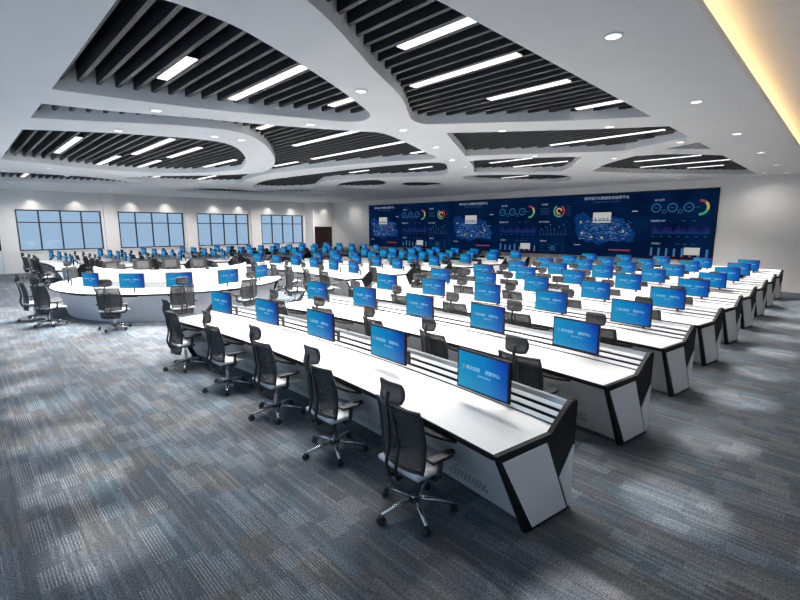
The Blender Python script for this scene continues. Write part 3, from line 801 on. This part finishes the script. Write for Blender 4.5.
def map_panel(x):
    vtext('城市运行大数据综合指挥平台', .165, x+1.72, 3.90, 'w', 'title')
    vtext('COMMAND CENTER DATA PLATFORM', .075, x+1.72, 3.72, 'dw', 'subtitle')
    out = [(.25,3.05),(.38,3.18),(.5,3.12),(.62,3.28),(.78,3.16),(.95,3.02),(1.15,2.9),(1.5,2.75),(1.8,2.82),(2.1,3.02),(2.35,2.96),(2.55,2.92),(2.7,2.75),(2.75,2.58),(2.95,2.45),(3.05,2.3),(3.2,2.18),(3.1,2.0),(3.12,1.85),(2.9,1.78),(2.7,1.86),(2.4,1.8),(2.1,1.86),(1.8,1.74),(1.45,1.62),(1.2,1.78),(.9,1.72),(.7,1.9),(.5,1.86),(.42,2.1),(.28,2.3),(.34,2.55),(.2,2.8)]
    mp = vpart('region_map', 'blue', lambda bm: poly(bm, [(x+a, z) for a, z in out]))
    def seams(bm):
        for k in range(150):
            a = x+rnd.uniform(.45, 2.95); z = rnd.uniform(1.85, 2.85)
            l = rnd.uniform(.05, .22); rect(bm, a, z, min(a+l, x+3.05), z+.018, -.011)
    vpart('map_label', 'lb', seams, mp)
    def seams2(bm):
        for k in range(55):
            a = x+rnd.uniform(.45, 2.85); z = rnd.uniform(1.85, 2.8); rect(bm, a, z, a+rnd.uniform(.04, .12), z+.016, -.012)
    vpart('map_label', 'w', seams2, mp)
    def pins(bm):
        for a, z in ((.55, 2.75), (.62, 2.2), (1.12, 2.02), (1.65, 1.98), (2.62, 2.32)): arc_(bm, x+a, z, .0001, .055, 0, 360, 10, -.013)
    vpart('map_pin', 'yel', pins, mp)
    def pins2(bm):
        for a, z in ((2.25, 2.55), (2.3, 2.2), (1.9, 2.25), (2.1, 1.98)): arc_(bm, x+a, z, .0001, .035, 0, 360, 8, -.013)
    vpart('map_pin', 'red', pins2, mp)
    pp = vpart('popup_photo', 'pop', lambda bm: rect(bm, x+1.15, 2.72, x+2.02, 3.22, -.014))
    def sk(bm):
        rect(bm, x+1.15, 2.80, x+2.02, 2.84, -.016); rect(bm, x+1.25, 2.84, x+1.32, 2.95, -.016); rect(bm, x+1.45, 2.9, x+1.75, 2.93, -.016); rect(bm, x+1.85, 2.84, x+1.9, 2.97, -.016)
        arc_(bm, x+1.5, 2.87, .03, .06, 0, 360, 10, -.016); arc_(bm, x+1.72, 2.87, .03, .06, 0, 360, 10, -.016)
    vpart('popup_drawing', 'dw', sk, pp)
    def cap(bm):
        for k in range(3): rect(bm, x+1.17, 2.62-.07*k, x+1.17+.75-.1*k, 2.65-.07*k, -.014)
    vpart('popup_caption', 'dw', cap, pp)
    vpart('legend_bar', 'w', lambda bm: [rect(bm, x+.25, 1.60, x+.6, 1.63), rect(bm, x+2.95, 3.22, x+3.2, 3.26)])
    vpart('alert_bar', 'red', lambda bm: rect(bm, x+2.0, 1.38, x+3.0, 1.44))
def chart_panel(x):
    for z, b in ((3.70, '运行态势'), (2.78, '数据趋势分析'), (1.76, '资源统计')): vtext(b, .10, x+.42, z, 'w')
    def gears(bm):
        for a in (.30, .95, 1.58):
            arc_(bm, x+a, 3.36, .16, .185, 0, 360, 20)
            for k in range(12):
                t = 2*PI*k/12; arc_(bm, x+a+.20*math.cos(t), 3.36+.20*math.sin(t), .0001, .02, 0, 360, 5)
            rect(bm, x+a-.07, 3.35, x+a+.07, 3.37)
        for a in (.64, 1.27): arc_(bm, x+a, 3.19, .07, .088, 0, 360, 12)
        rect(bm, x+1.76, 3.355, x+2.0, 3.37)
    vpart('gear_dial', 'dw' if False else 'w', gears).data.materials[0] = VM['lb'] if x < -10 else VM['lb']
    cx, cz = x+2.0, 3.34
    vpart('gauge_arc', 'red', lambda bm: arc_(bm, cx, cz, .24, .34, 50, 95))
    vpart('gauge_arc', 'yel', lambda bm: arc_(bm, cx, cz, .24, .34, -20, 48))
    vpart('gauge_arc', 'grn', lambda bm: arc_(bm, cx, cz, .24, .34, -95, -22))
    hs = [.10+.18*abs(math.sin(i*.35+1))*rnd.uniform(.5, 1.2) for i in range(40)]
    def area(bm):
        for i, h in enumerate(hs): rect(bm, x+.2+i*.056, 2.2, x+.252+i*.056, 2.2+h*1.2)
    vpart('area_chart', 'pur', area)
    def area2(bm):
        for i, h in enumerate(hs): rect(bm, x+.2+i*.056, 2.2, x+.252+i*.056, 2.2+h*.55, -.012)
    vpart('area_chart', 'blue', area2)
    def ticks(bm):
        for k in range(7): rect(bm, x+.2+k*.34, 2.08, x+.32+k*.34, 2.10)
        rect(bm, x+1.35, 2.77, x+1.5, 2.79); rect(bm, x+1.75, 2.77, x+1.9, 2.79); rect(bm, x+1.2, 1.75, x+1.35, 1.77); rect(bm, x+1.5, 1.75, x+1.65, 1.77); rect(bm, x+1.8, 1.75, x+1.95, 1.77)
    vpart('tick_mark', 'dw', ticks)
    def bars(bm):
        for k in range(8): rect(bm, x+.2+k*.31, 1.24, x+.29+k*.31, 1.24+rnd.choice([.34, .26, .32, .2]))
    vpart('bar_chart', 'lb', bars)
    def bars2(bm):
        for k in range(8): rect(bm, x+.2+k*.31, 1.2, x+.29+k*.31, 1.26, -.012)
    vpart('bar_chart', 'red', bars2)
    vpart('popup_box', 'pop', lambda bm: rect(bm, x+1.55, 1.30, x+2.15, 1.62, -.014))
def ring_panel(x):
    for z, b in ((3.70, '综合指标'), (2.78, '业务分布监测'), (1.76, '设备状态')): vtext(b, .10, x+.40, z, 'w')
    cx, cz = x+1.22, 3.34
    vpart('ring_gauge', 'grn', lambda bm: arc_(bm, cx, cz, .24, .32, 120, 300))
    vpart('ring_gauge', 'red', lambda bm: arc_(bm, cx, cz, .24, .32, -55, 60))
    vpart('ring_gauge', 'orange', lambda bm: arc_(bm, cx, cz, .10, .17, 0, 300))
    vpart('ring_gauge', 'cyn', lambda bm: arc_(bm, x+.95, 1.40, .09, .12, 0, 360))
    def lines(bm):
        for k in range(4): rect(bm, x+.15, 3.48-.1*k, x+.65, 3.495-.1*k); rect(bm, x+1.6, 3.55-.14*k, x+1.85, 3.565-.14*k)
        for k in range(8): rect(bm, x+.2+.2*k, 2.12, x+.215+.2*k, 2.2+rnd.uniform(.05, .4)); rect(bm, x+.15+.2*k, 2.1, x+.3+.2*k, 2.115)
        for k in range(3):
            for j in range(4):
                if (k, j) != (1, 2): rect(bm, x+.25+j*.4, 1.25+.16*k, x+.42+j*.4, 1.265+.16*k)
    vpart('data_line', 'dw', lines)
    vpart('data_mark', 'cyn', lambda bm: [rect(bm, x+.25+.25*k, 2.35+.12*(k % 3), x+.28+.25*k, 2.42+.12*(k % 3)) for k in range(6)])
map_panel(-26.30); chart_panel(-22.85); ring_panel(-20.35)
map_panel(-18.32); chart_panel(-14.80); ring_panel(-12.28)
map_panel(-10.42); chart_panel(-6.75)

# ---------------------------------------------------------------- light, camera
w = bpy.data.worlds.new('World'); S.world = w; w.use_nodes = True
bg = w.node_tree.nodes['Background']; bg.inputs['Color'].default_value = (.325, .465, .64, 1); bg.inputs['Strength'].default_value = 1.6

cam = bpy.data.cameras.new('camera'); co = bpy.data.objects.new('camera', cam); COL.objects.link(co)
cam.sensor_width = 36; cam.lens = 36*446.2/800; cam.clip_start = .05
co.location = (0, 0, 2.5)
co.rotation_euler = (R(90-9.26), 0, R(45.18))
S.camera = co
vs_ = S.view_settings; vs_.view_transform = 'Standard'; vs_.look = 'None'; vs_.exposure = 0.0; vs_.gamma = 1
vs_.use_curve_mapping = False
